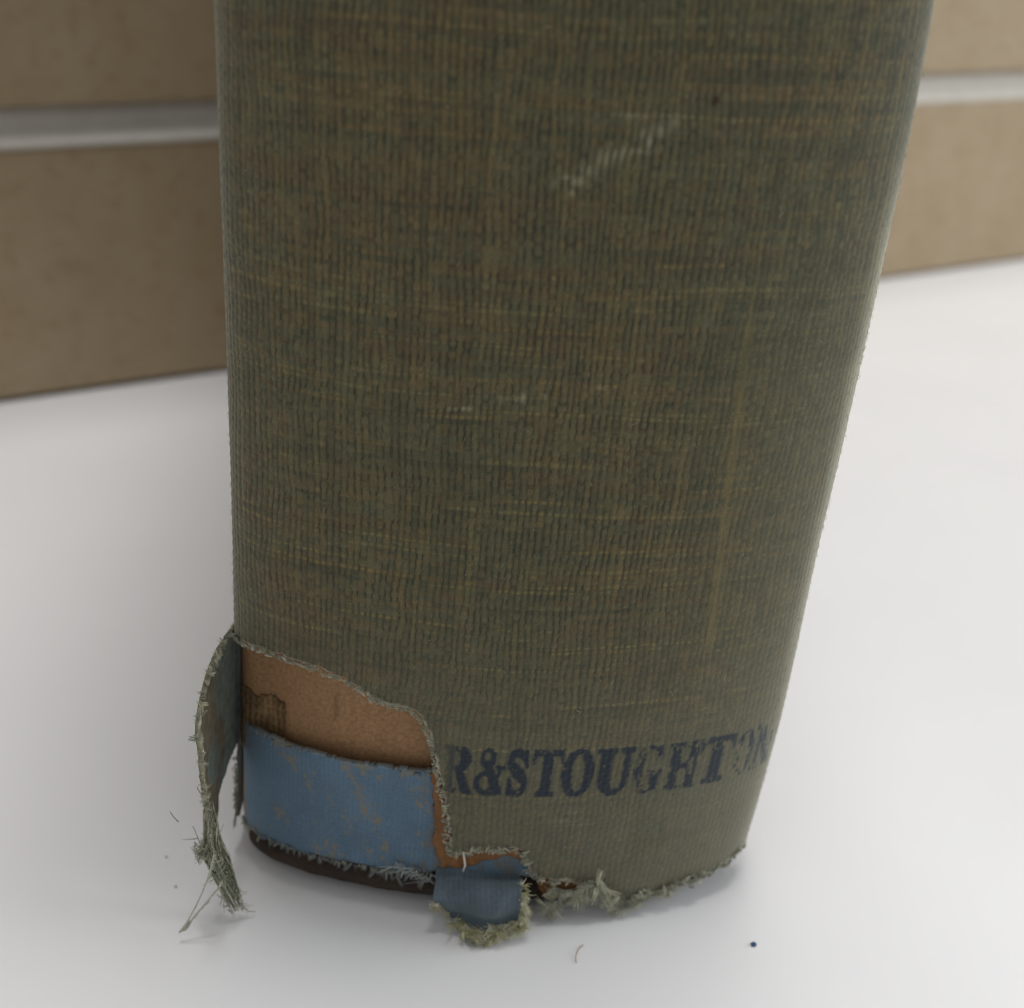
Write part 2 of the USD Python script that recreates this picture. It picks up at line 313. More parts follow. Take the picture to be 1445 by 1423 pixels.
    col = mixc(col, np.array([.22, .205, .14]), pale)
    sc = np.zeros(S.shape)
    for cs, cz, rs, rz, k in ((-6.35, 45.9, .35, .12, .7), (-5.45, 46, .4, .16, .9), (-3.1, 46.75, .12, .28, 1.), (-1.75, 47.05, .13, .3, 1.1), (-.35, 47.25, .14, .24, 1.), (-2.4, 46.9, .8, .1, .4), (3.3, 48, .4, .12, .6),
                              (-.9, 61.4, .14, .34, .9), (.15, 60.9, .2, .3, .9), (.5, 61.6, .5, .3, .8), (-.1, 61.8, .5, .18, .6), (1.2, 62.3, .55, .4, .5), (2.0, 63.0, .6, .4, .6), (2.8, 63.3, .7, .35, .5), (5.1, 64.9, .6, .4, .55), (4.4, 64.6, .5, .4, .5), (2.0, 63.3, .45, .3, .55), (3.2, 63.5, .5, .3, .6), (4.6, 64.2, .25, .45, .8), (4.0, 63.6, .9, .2, .5), (3.6, 65.7, 1.2, .16, .5), (6.0, 65.4, .2, .4, .7), (5.6, 65.75, 1.4, .13, .4), (9.6, 65.6, 1.0, .14, .2),
                              (4.6, 10.8, .9, .2, .5), (5.4, 11.6, .5, .16, .5), (6.2, 10.3, 1.1, .12, .35)):
        sc = np.maximum(sc, k * np.exp(-((S - cs) / rs) ** 2 - ((Z - cz) / rz) ** 2))
    col = mixc(col, np.array([.80, .80, .66]), np.clip(sc * .42 * (.2 + .8 * rib), 0, .55))
    spot_ = np.exp(-((S - 8.4) / .22) ** 2 - ((Z - 66.8) / .26) ** 2)
    col = mixc(col, np.array([.035, .012, .010]), np.clip(spot_ * 1.2, 0, .9))
    col = col * np.array([.635, .617, .508])
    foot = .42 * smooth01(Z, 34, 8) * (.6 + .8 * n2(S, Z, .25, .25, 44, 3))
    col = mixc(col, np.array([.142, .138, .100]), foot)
    ik = ink(S, Z)
    col = mixc(col, np.array([.008, .017, .030]), np.clip(ik * 1.15, 0, 1) * (.90 + .08 * rib))
    return height, col

TEAR = [(-25.4, -3), (-25.4, 22.5), (-23.4, 22.9), (-20.5, 23.3), (-18.6, 23.35), (-16.5, 23.3), (-14.9, 23.05), (-13.4, 22.7), (-12.2, 22.1), (-10.9, 21.3), (-9.4, 21.0), (-8.05, 20.9), (-7.2, 20.3), (-6.75, 19.4),
        (-6.35, 18.2), (-6.1, 17.1), (-5.6, 15.4), (-5.2, 13.7), (-4.85, 12.2), (-4.55, 10.9), (-4.3, 8.8), (-3.95, 6.9), (-2.5, 7.2), (-1.3, 7.6), (-.2, 7.5), (1.1, 7.8), (1.9, 7.4), (2.6, 5.5), (3.7, 4.5), (6.07, 4.35), (7.6, 4.1), (8.6, 3.5),
        (10, 2.4), (11.5, 1.4), (14, 1.9), (16.5, 2.35), (19.0, 2.6), (20, 3.15), (21.2, 3.1), (23, 3.6), (25, 2.8), (32, 1.2), (32, -3)]
TEARP = Polygon(TEAR)
def torn(S, Z):
    ri, wi = np.floor(S / RIB).astype(int), np.floor(Z / ROW).astype(int)
    s = S + .30 * (h2(wi, 3, 51) - .5) + .30 * (n2(S, Z, 1.1, 1.1, 52) - .5)
    z = Z + .34 * (h2(ri, 3, 53) - .5) + .30 * (n2(S, Z, 1.1, 1.1, 54) - .5)
    return shapely.contains_xy(TEARP, s, z)
sg = np.r_[np.linspace(-35, -25.7, 12), np.arange(-25.6, 25.65, .1), np.linspace(25.7, 29, 8)]
zg = np.r_[np.arange(0.8, 79, .1), np.linspace(79.2, 189.2, 90)]
S, Z = np.meshgrid(sg, zg)
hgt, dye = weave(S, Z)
hgt = hgt * (np.abs(S) < 25.6) * (1 - .55 * smooth01(S, 4, 18)) + .22 * (n2(S, Z, .07, .045, 61, 2) - .5)
keep = np.ones(S.shape, bool); low = Z < 26
keep[low] = ~torn(S[low], Z[low])
keep &= ~((S < -24.5) & (Z < 3.0)) & ~((S > 25.6) & (Z < 1.0))
pale_edge = np.zeros(S.shape)
dist = shapely.distance(shapely.points(S[low], Z[low]), TEARP.exterior)
pale_edge[low] = ((S[low] > -24.6) | (Z[low] < 9)) * smooth01(dist + .25 * (n2(S[low], Z[low], 3, 3, 62) - .5), .30, .05)
dye = mixc(dye, np.array([.38, .375, .29]), pale_edge * .75)
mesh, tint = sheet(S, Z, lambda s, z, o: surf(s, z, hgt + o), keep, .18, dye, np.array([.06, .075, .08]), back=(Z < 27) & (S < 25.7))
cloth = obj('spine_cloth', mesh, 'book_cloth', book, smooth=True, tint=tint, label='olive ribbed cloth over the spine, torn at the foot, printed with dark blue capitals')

# --- what the tear lays open: kraft paper, gauze, the blue turned-in cloth, the paper stiffener
s1 = np.arange(-25.4, 25.5, .25); z1 = np.r_[np.arange(4.2, 27, .25), np.linspace(28, 189, 40)]
S1, Z1 = np.meshgrid(s1, z1)
k1 = np.array([.275, .155, .074]); 
tn = k1 * (.90 + .20 * n2(S1, Z1, .5, .35, 71, 3))[..., None]
tn = mixc(tn, np.array([.14, .07, .034]), .5 * smooth01(Z1 + .25 * S1, 16.6, 17.6) * (S1 < -17))
tn = mixc(tn, np.array([.10, .055, .03]), .6 * np.exp(-((S1 + 14.6) / .18) ** 2) * smooth01(Z1, 16.8, 17.6) * smooth01(Z1, 20.2, 19.4))
tn = mixc(tn, np.array([.23, .125, .06]), .35 * smooth01(n2(S1, Z1, 1.6, .12, 72), .55, .8))
mesh, tint = sheet(S1, Z1, lambda s, z, o: surf(s, z, -1.75 + 1.15 * smooth01(np.abs(s), 20.5, 25.2) + .15 * (n2(s, z, .2, .2, 73) - .5) + o), np.ones(S1.shape, bool), .4, tn, k1 * .7)
liner = obj('spine_lining', mesh, 'kraft_paper', book, smooth=True, tint=tint, label='brown kraft paper lining under the torn cloth')
s2, z2 = np.arange(-25, -19.35, .12), np.arange(11.4, 17.95, .12)
S2, Z2 = np.meshgrid(s2, z2)
gr = .5 + .5 * np.cos(S2 / .62 * 2 * np.pi + 2 * n2(S2, Z2, .6, .6, 81)); gz = .5 + .5 * np.cos(Z2 / .8 * 2 * np.pi + 2 * n2(S2, Z2, .6, .6, 82))
wear_ = n2(S2, Z2, .55, .5, 83, 2)
tn = mixc(np.broadcast_to(np.array([.105, .062, .029]), S2.shape + (3,)), np.array([.24, .155, .07]), np.clip(np.maximum(gr ** 2 * .8, gz ** 3 * .5) * smooth01(n2(S2 * 2, Z2, .9, .6, 84, 3), .42, .62) + .5 * smooth01(wear_, .5, .7), 0, 1))
edge = smooth01(S2, -20.3, -19.8); tn = mixc(tn, np.array([.07, .038, .018]), edge * .6 * n2(S2, Z2, .8, .8, 85))
mesh, tint = sheet(S2, Z2, lambda s, z, o: surf(s, z, -1.68 + 1.15 * smooth01(np.abs(s), 20.5, 25.2) + .10 * np.maximum(gr, gz) + o), (S2 < -19.55 + .35 * (n2(S2 * 0, Z2, 1, 1.6, 86, 2) - .5) * 2) & (Z2 < 17.7 + .5 * (n2(S2, Z2 * 0, 1.2, 1, 87, 2) - .5) * 2), .08, tn, k1 * .5)
obj('gauze_patch', mesh, 'kraft_paper', liner, smooth=True, tint=tint, label='dark brown open-weave gauze glued to the paper lining')

s3, z3 = np.arange(-25.5, 3.6, .13), np.arange(2.4, 15.6, .13)
S3, Z3 = np.meshgrid(s3, z3)
top = 14.75 - .9 * smooth01(S3, -21.5, -25) + .10 * (n2(S3, Z3 * 0, .8, 1, 91) - .5) * 2 + .10 * (h2(np.floor(S3 / .4), 0, 92) - .5)
bot = 3.65 - .5 * smooth01(S3, -22.5, -25) + .3 * (n2(S3, Z3 * 0, .35, 1, 93) - .5) * 2 + .22 * (h2(np.floor(S3 / .3), 0, 94) - .5) + .35 * smooth01(S3, -7, -5)
k3 = (Z3 < top) & (Z3 > bot)
thr = .5 + .5 * np.cos(2 * np.pi * S3 / .42 + .8 * n2(S3, Z3, .5, .3, 95)); thz = .5 + .5 * np.cos(2 * np.pi * Z3 / .42)
blue = np.array([.092, .150, .208]) * (.80 + .25 * n2(S3, Z3, .35, .3, 96, 2) + .16 * thr * n2(S3, Z3, 1.5, .6, 97) + .06 * thz)[..., None]
fl = n2(S3 + .45 * Z3, Z3, .75, .28, 98, 3) * .75 + .25 * n2(S3, Z3, 3, 3, 99)
flm = smooth01(fl, .52, .64) * smooth01(n2(S3 + .5 * Z3, Z3, 3.5, 1.8, 100, 2), .38, .68)
blue = mixc(blue, np.array([.19, .165, .115]), flm * .85)
blue = mixc(blue, np.array([.135, .108, .068]), .5 * smooth01(S3, -7.4, -5.8) * smooth01(n2(S3, Z3, .9, .5, 101, 2), .4, .6))
near = np.minimum(top - Z3, 1.5)
blue = mixc(blue, np.array([.36, .38, .36]), .35 * smooth01(near, .25, .02))
off3 = lambda s, z: -.62 + .30 * np.exp(-((s + 13) / 7) ** 2) * smooth01(z, 9, 15) + .18 * (n2(s, z, .22, .2, 102, 2) - .5) + .03 * (thr - .5)
mesh, tint = sheet(S3, Z3, lambda s, z, o: surf(s, z, off3(s, z) + o), k3, .42, blue, np.array([.14, .13, .10]))
band = obj('turned_in_cloth', mesh, 'blue_lining', book, smooth=True, tint=tint, label='faded blue strip of turned-in cloth with brown worn flecks')

STIFF = Polygon([(-6.3, 14.6), (-5.75, 11.8), (-5.55, 9.0), (-5.55, 7.6), (-5.1, 6.2), (-4.6, 5.0), (-3.2, 5.15), (-2.2, 5.35), (-1.0, 6.0), (.6, 6.55), (1.7, 6.3), (2.5, 5.6), (3.2, 5.0), (3.7, 3.4), (4.4, 2.1), (6.2, 2.6), (8.2, 3.2), (9.5, 3.0), (11, 6), (4, 10), (0, 17), (-4, 17)])
s4, z4 = np.arange(-6.6, 11.2, .12), np.arange(1.8, 17.2, .12)
S4, Z4 = np.meshgrid(s4, z4)
k4 = shapely.contains_xy(STIFF, S4 + .16 * (n2(S4, Z4, 1.8, 1.8, 111) - .5) * 2, Z4 + .16 * (n2(S4, Z4, 1.8, 1.8, 112) - .5) * 2)
tn = np.array([.185, .086, .031]) * (.72 + .5 * n2(S4 + .2 * Z4, Z4, 3.2, .5, 113, 2))[..., None]
mesh, tint = sheet(S4, Z4, lambda s, z, o: surf(s, z, -.36 + .05 * (n2(s, z, 2, .6, 114) - .5) + o), k4, .2, tn, k1 * .8)
obj('paper_stiffener', mesh, 'kraft_paper', book, smooth=True, tint=tint, label='torn orange-brown paper edge between the cloth and the blue strip')

# --- the little blue flap curled out at the foot
us, vs = np.linspace(0, 1, 90), np.linspace(0, 1, 90)
U5, V5 = np.meshgrid(us, vs)
def curl(u, v, o):
    from scipy.interpolate import PchipInterpolator as PI
    pv = [0, .12, .22, .33, .46, .58, .72, .86, 1.0]
    right = PI(pv, [-.7, -1.2, -.4, 1.3, 2.3, 2.45, 2.2, 2.5, 3.2])(v), PI(pv, [6.2, 5.3, 4.5, 4.95, 4.4, 3.3, 2.2, 1.2, .4])(v)
    left = PI(pv, [-.6, -.3, .4, 1.4, 1.9, 1.75, 1.6, 2.3, 3.2])(v), PI(pv, [5.3, 4.8, 4.55, 4.25, 3.5, 2.6, 1.7, .95, .5])(v)
    k = smooth01(u, .15, .7)
    off = left[0] * (1 - k) + right[0] * k; z = left[1] * (1 - k) + right[1] * k
    s = -5.3 + u * 7.8 + np.clip(v - .3, 0, 1) ** 1.5 * (1 - u) * 5.2 - np.clip(v - .8, 0, 1) * u * 1.2
    off = off + 1.0 * (n2(u + .4 * v, v, 3.4, 2.6, 121, 2) - .5) * smooth01(v, .1, .4) + .22 * np.sin(u * 8 + v * 5) * v
    z = z + .3 * (n2(u, v, 3, 3, 120) - .5) * (v < .95)
    d = np.gradient(off, axis=0), np.gradient(z, axis=0); q = np.hypot(*d) + 1e-9
    return surf(s, z - d[0] / q * o * -1, off + d[1] / q * o * -1)
k5 = (V5 < .95 - .25 * np.abs(U5 - .5) ** 2.5 * 2 + .08 * (h2(np.floor(U5 * 26), 0, 122) - .5) + .22 * (n2(U5, V5 * 0, 6, 1, 123) - .5)) & (U5 > .02 + .05 * n2(U5 * 0, V5, 1, 7, 124)) & (U5 < .985 - .04 * h2(np.floor(V5 * 22), 0, 125))
tn = np.array([.076, .101, .120]) * (.75 + .4 * n2(U5, V5, 7, 7, 126, 3) + .15 * (.5 + .5 * np.cos(U5 * 7.6 / .42 * 2 * np.pi)))[..., None]
tn = mixc(tn, np.array([.30, .29, .21]), .8 * np.maximum(smooth01(U5, .93, .985), smooth01(V5, .84, .93)) * (.6 + .4 * n2(U5, V5, 30, 30, 127)))
mesh, tint = sheet(U5, V5, curl, k5, .2, tn, np.array([.15, .15, .10]))
curled = obj('curled_flap', mesh, 'blue_lining', book, smooth=True, tint=tint, label='small blue scrap of cloth curled outward at the foot with a frayed edge')

# --- the torn flap standing out at the left, seen nearly edge on
hinge = lambda z: surf(-25.0, z, 0.0)
fz = np.array([4.0, 6.5, 8.3, 11.3, 14.3, 17, 20, 22.0, 23.5, 24.2]); fx = np.array([-23.9, -24.0, -24.1, -24.4, -24.75, -24.95, -24.95, -24.6, -23.7, -22.4]); fy = np.array([3.0, 3.0, 3.0, 2.6, 2.0, 1.7, 1.7, 2.3, 3.8, 6.2])
u6, z6 = np.linspace(-.1, 1, 88), np.arange(4.0, 23.9, .13)
U6, Z6 = np.meshgrid(u6, z6)
def flap(u, z, o):
    H = surf(np.full_like(z, -25.0), np.minimum(z, 22.9), 0.0)
    E = np.stack([np.interp(z, fz, fx), np.interp(z, fz, fy)], -1)
    d = E - H[..., :2]; ln = np.linalg.norm(d, axis=-1, keepdims=True) + 1e-9
    nn = np.concatenate([d[..., 1:], -d[..., :1]], -1) / ln          # to the left of the flap
    nn = np.where((nn[..., :1] < 0), nn, -nn)
    bow = .35 * np.sin(np.pi * u) + .25 * (n2(u, z, 3, .4, 131, 2) - .5) * np.clip(u * 4, 0, 1)
    xy = H[..., :2] + d * u[..., None] + nn * (bow - o)[..., None]
    return np.concatenate([xy, z[..., None]], -1)
FLP = Polygon([(-.2, 24.5), (-.2, 11.6), (.12, 10.9), (.3, 10.2), (.52, 9.7), (.66, 8.0), (.8, 7.4), (.9, 6), (1.2, 5), (1.2, 24.5)])
k6 = shapely.contains_xy(FLP, U6 + .04 * (n2(U6, Z6, 9, 1.5, 132) - .5), Z6 + .5 * (n2(U6, Z6, 9, 1.5, 133) - .5)) & (U6 < .985 - .03 * h2(np.floor(Z6 / .4), 0, 134)) & (Z6 < 22.9 - .3 * U6 - 1.9 * np.abs(U6) ** 3)
tn = mixc(np.broadcast_to(np.array([.135, .152, .130]), U6.shape + (3,)), np.array([.135, .115, .080]), smooth01(n2(U6, Z6, 3, .28, 135, 3) + .25 * U6, .55, .72))
tn = tn * (.8 + .4 * n2(U6 * 10, Z6, 2, 2, 136))[..., None]
tn = mixc(tn, np.array([.38, .38, .27]), .85 * smooth01(U6 + .05 * n2(U6, Z6, 1, 3, 137), .90, 1.0))
mesh, tint = sheet(U6, Z6, flap, k6, .35, tn, np.array([.15, .14, .08]))
side = obj('torn_flap', mesh, 'cloth_back', book, smooth=True, tint=tint, label='loose flap of torn cloth standing out at the left of the foot')

# --- threads: frayed edges, fuzz, the hanging tail
rng = np.random.default_rng(7)
PALE = np.array([[.44, .44, .33], [.39, .40, .30], [.50, .48, .36], [.33, .34, .26], [.40, .375, .26], [.27, .275, .21]])
def pale(): return PALE[rng.integers(len(PALE))] * rng.uniform(.7, 1.15)
def along(poly, step):
    L = LineString(poly); d = np.arange(0, L.length, step)
    d = d + rng.uniform(-.4, .4, len(d)) * step
    p = np.array([L.interpolate(float(np.clip(x, 0, L.length))).coords[0] for x in d])
    q = np.array([L.interpolate(float(np.clip(x + .05, 0, L.length))).coords[0] for x in d])
    t = q - p; t /= np.linalg.norm(t, axis=1, keepdims=True) + 1e-9
    return p, t
def clump(fn, n_, spread, k=6):
    """A tuft: n_ fibres that run together along one bent path fn(x, jitter) and part a little at the tip."""
    x = np.linspace(0, 1, k)
    return [fn(x, rng.normal(0, spread, (3, 1)) * (.35 + .65 * x[None])) for _ in range(n_)]
def fray(poly, step, length, outside, lift, curl_=1.0, base=0.0, n_=6, spread=.10):
    """Tufts of thread ends along a torn edge in (s, z); outside = which side they stick out to. Returns paths, one colour index each."""
    P, T_ = along(poly, step); out = []; cid = []
    n_ = int(n_ * 1.5)
    for i, (p, t) in enumerate(zip(P, T_)):
        nrm = np.array([t[1], -t[0]]) * outside
        g = nrm if rng.random() < .7 else (nrm * .6 + t * rng.choice([-1, 1]) * .8)
        L = length(p) * rng.uniform(.3, 1.1)
        d = g + rng.normal(0, .3, 2); d /= np.linalg.norm(d); bend = rng.normal(0, curl_, 2); lf = lift(p) * rng.uniform(0, 1.1)
        start = p - nrm * rng.uniform(.1, .35)
        def fn(x, j):
            sz = start + d * L * x[:, None] + bend * L * (x ** 2)[:, None] * .5
            return surf(sz[:, 0] + j[0], np.maximum(sz[:, 1] + j[1], .12), base + .06 + lf * x ** 1.3 + j[2] * .6)
        q = clump(fn, n_, spread); out += q; cid += [pale() * rng.uniform(.85, 1.1)] * len(q)
    fray.tint += cid
    return out
fray.tint = []
def taken():
    t = fray.tint; fray.tint = []; return t
def add(name, paths, rads, parent, tint=None, sides=4, **kw):
    mesh, t = strands(paths, rads, tint if tint is not None else [pale() for _ in paths], sides)
    return obj(name, mesh, 'frayed_thread', parent, smooth=True, tint=t, **kw)
def R_(k, a, b): return rng.uniform(a, b, k)
E = TEAR
pth = fray(E[1:13], .26, lambda p: .34, -1, lambda p: .18) + fray(E[1:13], .5, lambda p: .45, -1, lambda p: .35)
pth += fray(E[12:22], .24, lambda p: .4, -1, lambda p: .22) + fray(E[21:27], .2, lambda p: .65, -1, lambda p: .35) + fray(E[26:31], .25, lambda p: .5, -1, lambda p: .3)
pth += fray(E[30:40], .2, lambda p: .7, -1, lambda p: .35) + fray(E[38:42], .4, lambda p: .3, -1, lambda p: .15)
add('frayed_edge', pth, R_(len(pth), .016, .036), cloth, tint=taken(), kind='stuff', label='pale thread ends along the torn cloth edge')
# tufts hanging at the right of the foot
pth, tn = [], []
for cs, cz, spread, n_, ln in ((4.9, 2.2, .8, 26, .9), (5.8, 3.1, .7, 20, .8), (7.5, 3.3, .9, 34, .9), (8.6, 3.8, .7, 24, .9), (9.6, 2.5, .8, 22, .8), (11.4, 1.4, .45, 18, .8), (12.6, 1.8, .7, 14, .5), (15.0, 2.3, .9, 14, .4), (17.5, 2.7, .8, 10, .35)):
    for i in range(n_):
        a = np.array([cs, cz]) + rng.normal(0, spread * .5, 2); d = rng.normal(0, 1, 3) + np.array([0, -.9, .4]); d /= np.linalg.norm(d)
        L = ln * rng.uniform(.4, 1.1); c2 = rng.normal(0, 1.0, 3); o0 = rng.uniform(0, .45)
        def fn(x, j):
            return surf(a[0] + d[0] * L * x + c2[0] * L * x ** 2 * .6 + j[0], np.maximum(a[1] + d[1] * L * x + c2[1] * L * x ** 2 * .6 + j[1], .12), .1 + o0 + np.abs(d[2]) * L * x * .6 + j[2] * .6)
        q = clump(fn, 13, .19); pth += q; tn += [pale() * rng.uniform(.9, 1.15)] * len(q)
add('frayed_tuft', pth, R_(len(pth), .016, .036), cloth, tint=tn, kind='stuff', label='pale frayed tufts along the foot of the spine')
# a white stray thread over the orange paper
add('loose_thread', [surf(np.array([-2.9, -2.75, -2.6, -2.7]), np.array([7.3, 6.7, 6.0, 5.4]), np.array([.1, .2, .25, .3]))], [.11], cloth, tint=[(.55, .53, .45)])
# fuzz standing off the cloth, seen along both outlines
pth = []
for i in range(1500):
    s = rng.uniform(-25.6, 25.6) if i < 500 else rng.choice([-1, 1]) * rng.uniform(21.5, 25.6)
    z = rng.uniform(4, 78)
    if z < 25 and bool(shapely.contains_xy(TEARP, s, z)): continue
    d = rng.normal(0, 1, 2); L = rng.uniform(.10, .32); x = np.linspace(0, 1, 4)
    pth.append(surf(s + d[0] * .12 * x + rng.normal(0, .08) * x ** 2, z + d[1] * .28 * x, .03 + L * rng.uniform(.15, .8) * x ** .8))
add('fuzz', pth, R_(len(pth), .008, .018), cloth, tint=[np.array([.34, .31, .20]) * rng.uniform(.5, 1.3) for _ in pth], sides=3, kind='stuff')
# frays of the blue strip
pth = fray([(x, 3.7 - .4 * max(0, (-22.5 - x) / 2.5) + (.3 if x > -7 else 0)) for x in np.linspace(-25, -5.2, 60)], .3, lambda p: .45 + .5 * (p[0] > -10), 1, lambda p: .35, base=-.6)
pth += fray([(x, 14.7) for x in np.linspace(-23, -6, 40)], .5, lambda p: .25, -1, lambda p: .2, base=-.5)
bt = [t_ * .75 if rng.random() < .6 else np.array([.10, .14, .18]) for t_ in taken()]
add('frayed_edge', pth, R_(len(pth), .02, .045), band, tint=bt, kind='stuff', label='short thread ends along the edges of the blue strip')
pth = []
for i in range(60):      # white lint at the strip's right corner
    a = np.array([rng.uniform(-8.6, -5.2), 0]); a[1] = 4.4 + .35 * (a[0] + 7) * -.9 + rng.normal(0, .22); d = rng.normal(0, 1, 2) * (1, .5); L = rng.uniform(.4, 1.1); x = np.linspace(0, 1, 6); c2 = rng.normal(0, .5, 2)
    pth.append(surf(a[0] + d[0] * L * x + c2[0] * x * x * .4, a[1] + d[1] * L * x * .6 - .3 * x * x, -.5 + rng.uniform(.05, .4) + .3 * x))
add('lint', pth, R_(len(pth), .02, .05), band, tint=[np.array([.36, .38, .37]) * rng.uniform(.7, 1.1) for _ in pth], kind='stuff')
# left end remnant by the joint
pth = fray([(-25.3, 3.2), (-25.3, 9.5)], .25, lambda p: .7, 1, lambda p: .35) + fray([(-25.2, 3.2), (-25.3, 6)], .25, lambda p: .9, 1, lambda p: .3)
add('frayed_edge', pth, R_(len(pth), .016, .034), cloth, tint=taken(), kind='stuff')
# curled flap fringe
pth = []
def curl_at(u, v): return curl(np.array([[u, u], [u, u]]), np.array([[v - .01, v - .01], [v, v]]), 0.0)[1, 0]
fwd = np.array([N[0], N[1], 0])
YEL = np.array([[.48, .46, .28], [.43, .41, .25], [.58, .57, .43], [.36, .34, .18], [.62, .61, .50], [.52, .49, .30]])
tn = []
for i in range(215):
    if i < 150: u = rng.uniform(.05, .97); v = .95 - .5 * abs(u - .5) ** 2.5 - rng.uniform(0, .10); d = np.array([C[0], C[1], 0]) * rng.normal(0, .7) + fwd * rng.uniform(-.3, .7) + np.array([0, 0, rng.uniform(-.5, .5)]); L = rng.uniform(.25, .8)
    elif i < 200: u, v = rng.uniform(.95, .99), rng.uniform(.3, .92); d = np.array([C[0], C[1], 0]) * rng.uniform(.4, 1) + fwd * rng.normal(0, .4) + np.array([0, 0, rng.normal(-.3, .4)]); L = rng.uniform(.2, .45)
    else: u, v = rng.uniform(.02, .06), rng.uniform(.5, .92); d = -np.array([C[0], C[1], 0]) * rng.uniform(.2, .8) + np.array([0, 0, rng.normal(-.5, .4)]); L = rng.uniform(.2, .45)
    d = d / np.linalg.norm(d); p0 = curl_at(u, v); c2 = np.clip(rng.normal(0, .7, 3), -1, 1)
    def fn(x, j):
        p = p0 + d * L * x[:, None] + c2 * L * x[:, None] ** 2 * .8 + j.T
        p[:, 2] = np.maximum(p[:, 2], .1); return p
    q = clump(fn, 13, .17); pth += q; tn += [YEL[rng.integers(6)] * rng.uniform(.8, 1.1)] * len(q)
add('frayed_edge', pth, R_(len(pth), .016, .036), curled, tint=tn, kind='stuff', label='yellowish fringe of the curled blue scrap')
# side flap: frayed rim and hanging tail
pth, tn = [], []
for i in range(130):
    z = rng.uniform(7, 21.4); u = .97 if i < 85 else rng.uniform(.1, .97)
    if i >= 85: z = 22.8 - .3 * u - 1.9 * u ** 3
    p0 = flap(np.array([[u]]), np.array([[z]]), 0.0)[0, 0]
    d = rng.normal(0, .6, 3) + np.array([-.35, -.3, -.25 if i < 85 else .4]); d /= np.linalg.norm(d); L = rng.uniform(.12, .36); c2 = rng.normal(0, .8, 3)
    q = clump(lambda x, j: p0 + d * L * x[:, None] + c2 * L * x[:, None] ** 2 + j.T, 14, .11); pth += q; tn += [pale()] * len(q)
add('frayed_edge', pth, R_(len(pth), .016, .034), side, tint=tn, kind='stuff', label='pale frayed rim of the loose flap')
tail = np.array([[-24.35, 2.75, 12.5], [-24.2, 2.9, 10.5], [-24.15, 2.91, 8.45], [-23.9, 2.84, 6.94], [-23.59, 2.75, 5.5], [-23.19, 2.63, 3.8], [-22.85, 2.53, 2.3], [-22.5, 2.42, .95]])
wid = np.array([.35, .5, .7, .95, .85, .7, .62, .55])
vdir = np.array([.277, .961, 0]); adir = np.array([.961, -.277, 0])
tt = np.linspace(0, 1, 26)
TP = np.stack([np.interp(tt * 7, np.arange(8), tail[:, k]) for k in range(3)], -1); TW = np.interp(tt * 7, np.arange(8), wid)
pth, tn = [], []
for i in range(330):
    a0, tw, ph = rng.uniform(-1, 1), rng.normal(0, 1.3), rng.uniform(0, 6.3); n0 = rng.integers(0, 12); n1 = min(26, n0 + rng.integers(8, 20))
    a = np.clip(a0 + .5 * np.sin(tw * tt * 3 + ph), -1.1, 1.1); dep = .35 * np.cos(tw * tt * 3 + ph) * rng.uniform(.2, 1)
    q = TP + adir * (a * TW)[:, None] * .9 + vdir * dep[:, None] + rng.normal(0, .03, (26, 3))
    q = q[n0:n1]; q[:, 2] = np.maximum(q[:, 2], .1)
    pth.append(q); tn.append((pale() if rng.random() < .7 else np.array([.16, .17, .11])) * rng.uniform(.75, 1.1))
for i in range(150):
    p0 = TP[rng.integers(6, 26)] + adir * rng.choice([-1, 1]) * .6; d = rng.normal(0, 1, 3) + np.array([-.3, -.2, -.2]); d /= np.linalg.norm(d); L = rng.uniform(.3, 1.0); x = np.linspace(0, 1, 5)[:, None]
    q = p0 + d * L * .6 * x + rng.normal(0, .35, 3) * x ** 2; q[:, 2] = np.maximum(q[:, 2], .1); pth.append(q); tn.append(pale())
for i in range(160):      # small tuft left of the tail
    p0 = np.array([-24.85, 3.0, 7.9]) + rng.normal(0, .28, 3); d = rng.normal(0, 1, 3); d /= np.linalg.norm(d); x = np.linspace(0, 1, 5)[:, None]
    pth.append(p0 + d * rng.uniform(.2, .8) * x + rng.normal(0, .3, 3) * x ** 2); tn.append(pale() * .8)
add('frayed_tail', pth, R_(len(pth), .025, .06), side, tint=tn, kind='stuff', label='bundle of pale green threads hanging down to the worktop')
def spline(P, k=24):
    P = np.asarray(P, float); d = np.r_[0, np.cumsum(np.linalg.norm(np.diff(P, axis=0), axis=1))]
    from scipy.interpolate import PchipInterpolator
    return PchipInterpolator(d, P)(np.linspace(0, d[-1], k))
loop = spline([(-24.5, 1.5, 8.6), (-24.75, 1.45, 7.6), (-25.11, 1.53, 6.3), (-26.2, 1.85, 3.45), (-27.25, 2.1, 1.45), (-27.55, 2.2, 1.05), (-27.25, 2.1, 1.25), (-26.1, 1.82, 2.75), (-24.95, 1.5, 4.35), (-24.4, 1.4, 5.0), (-24.0, 1.9, 5.2)], 40)
add('loose_thread', [loop, loop + rng.normal(0, .06, loop.shape) + (0.1, 0, .05)], [np.full(40, .075), np.full(40, .055)], side, tint=[(.40, .41, .33), (.34, .35, .27)], label='thin pale thread looped at the left of the frayed tail')
for P in ([(-27.05, 3.75, 12.1), (-26.8, 3.68, 11.5), (-26.5, 3.59, 11.0)], [(-25.5, 3.3, 10.4), (-25.25, 3.23, 9.4), (-25.0, 3.15, 8.2)], [(-25.0, 3.15, 14.2), (-24.75, 3.1, 13.5), (-24.4, 3.0, 12.8)], [(-25.5, 3.3, 7.4), (-25.3, 3.2, 6.7), (-25.2, 3.2, 6.4)]):
    add('loose_thread', [spline(P, 10)], [np.full(10, .032)], side, tint=[(.05, .05, .06)], label='fine dark hair standing off the frayed flap')

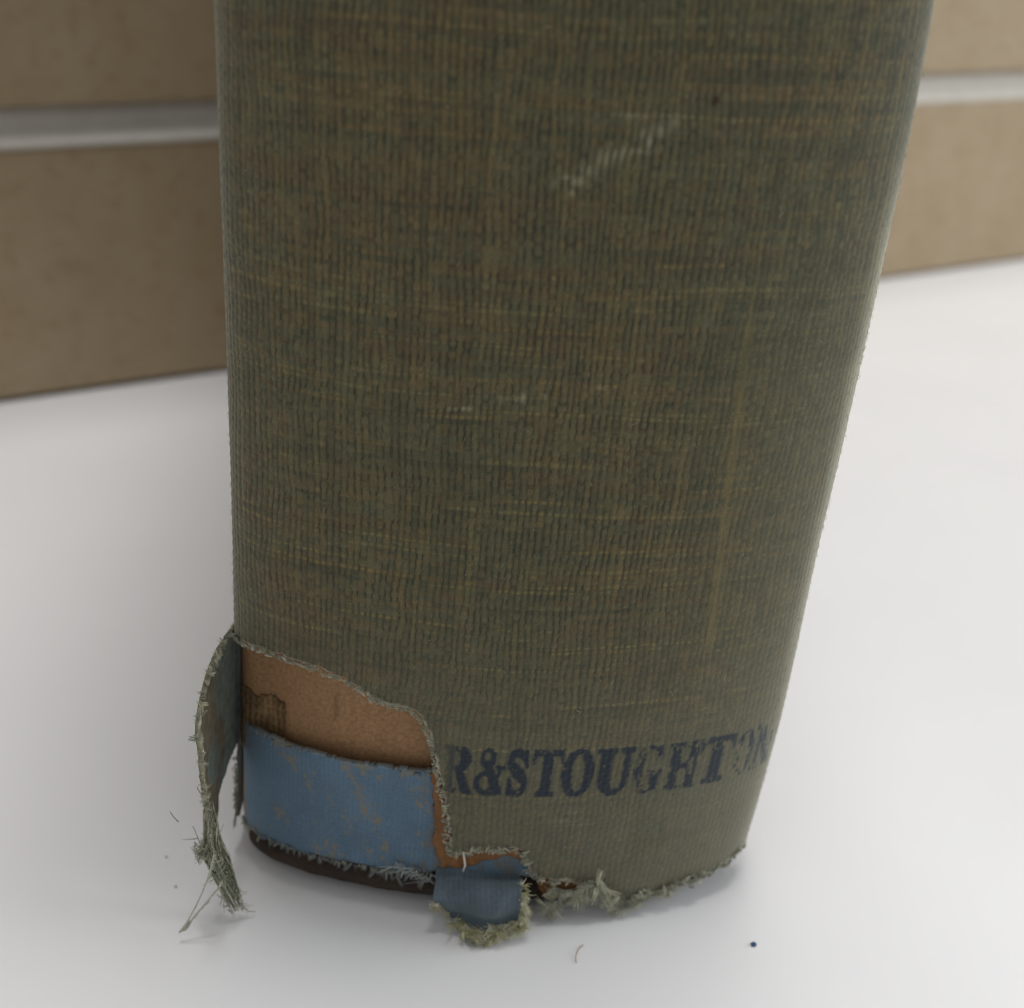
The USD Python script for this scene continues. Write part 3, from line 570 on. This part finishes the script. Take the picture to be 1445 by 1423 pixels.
# --- boards and leaves behind the spine
def local_box(a0, a1, b0, b1, z0, z1, r):
    m = rounded_box((a0, b0, z0), (a1, b1, z1), r)
    v = m.vertices; p = np.c_[v[:, 0:1] * C + v[:, 1:2] * N, v[:, 2]]
    return trimesh.Trimesh(p, m.faces, process=False)
obj('front_cover', local_box(-20.7, -18.0, -122, -3.2, .05, 190, .8), 'cover_cloth', book, smooth=40)
obj('back_cover', local_box(19.2, 21.9, -122, -3.2, .05, 190, .8), 'cover_cloth', book, smooth=40)
obj('page_block', local_box(-17.8, 19.0, -118.5, 1.0, 2.2, 187, .5), 'page_paper', book, smooth=40)
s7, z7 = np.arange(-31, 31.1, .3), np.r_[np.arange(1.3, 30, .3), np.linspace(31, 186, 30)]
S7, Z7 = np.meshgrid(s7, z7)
tn = np.array([.036, .023, .015]) * (.6 + .8 * n2(S7, Z7, .5, 1.2, 141, 3))[..., None]  # glue brown taken near black and foot flared to stand for the gap's shade
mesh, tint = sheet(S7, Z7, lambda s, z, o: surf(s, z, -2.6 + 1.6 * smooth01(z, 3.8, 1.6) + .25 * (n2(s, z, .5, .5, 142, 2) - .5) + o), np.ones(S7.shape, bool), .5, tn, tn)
obj('shaded_glued_back', mesh, 'kraft_paper', book, smooth=True, tint=tint, label='glued back of the leaves, coloured dark brown for the shade in the foot gap')

# ------------------------------------------------------------------ specks and fibres lying on the worktop
def speck(name, x, y, r, material, label, cat, seed, flat=.5):
    m = trimesh.creation.icosphere(2, r); v = m.vertices
    v = v * (.65 + .7 * noise(v * 2.2 / r + 7, seed))[:, None] * np.array([1, 1, flat]); v[:, 2] -= v[:, 2].min() - .004
    return obj(name, trimesh.Trimesh(v + (x - 45.6, y - 73.55, 0), m.faces, process=False), material, smooth=True, label=label, category=cat)
speck('paint_speck', 59.72, 54.22, .22, 'speck_blue', 'tiny dark blue speck on the worktop to the right of the curled scrap', 'speck', 3)
speck('dust_speck', 19.92, 85.65, .12, 'speck_grey', 'grey dust speck left of the hanging tail, upper of the two nearest it', 'speck', 4)
speck('dust_speck', 19.57, 81.82, .13, 'speck_grey', 'grey dust speck just left of the looped pale thread', 'speck', 5)
def fibre(pts, r, material, label):
    P = spline([(x - 45.6, y - 73.55, z) for x, y, z in pts], 16)
    mesh, t = strands([P], [np.full(16, r)], [(0, 0, 0)], 5)
    obj('fibre', mesh, material, smooth=True, label=label, category='fibre')
fibre([(45.5, 59.3, .08), (45.72, 59.75, .1), (46.3, 60.3, .25), (47.0, 60.6, .1)], .032, 'speck_brown', 'short curved brown fibre on the worktop in front of the curled blue scrap')
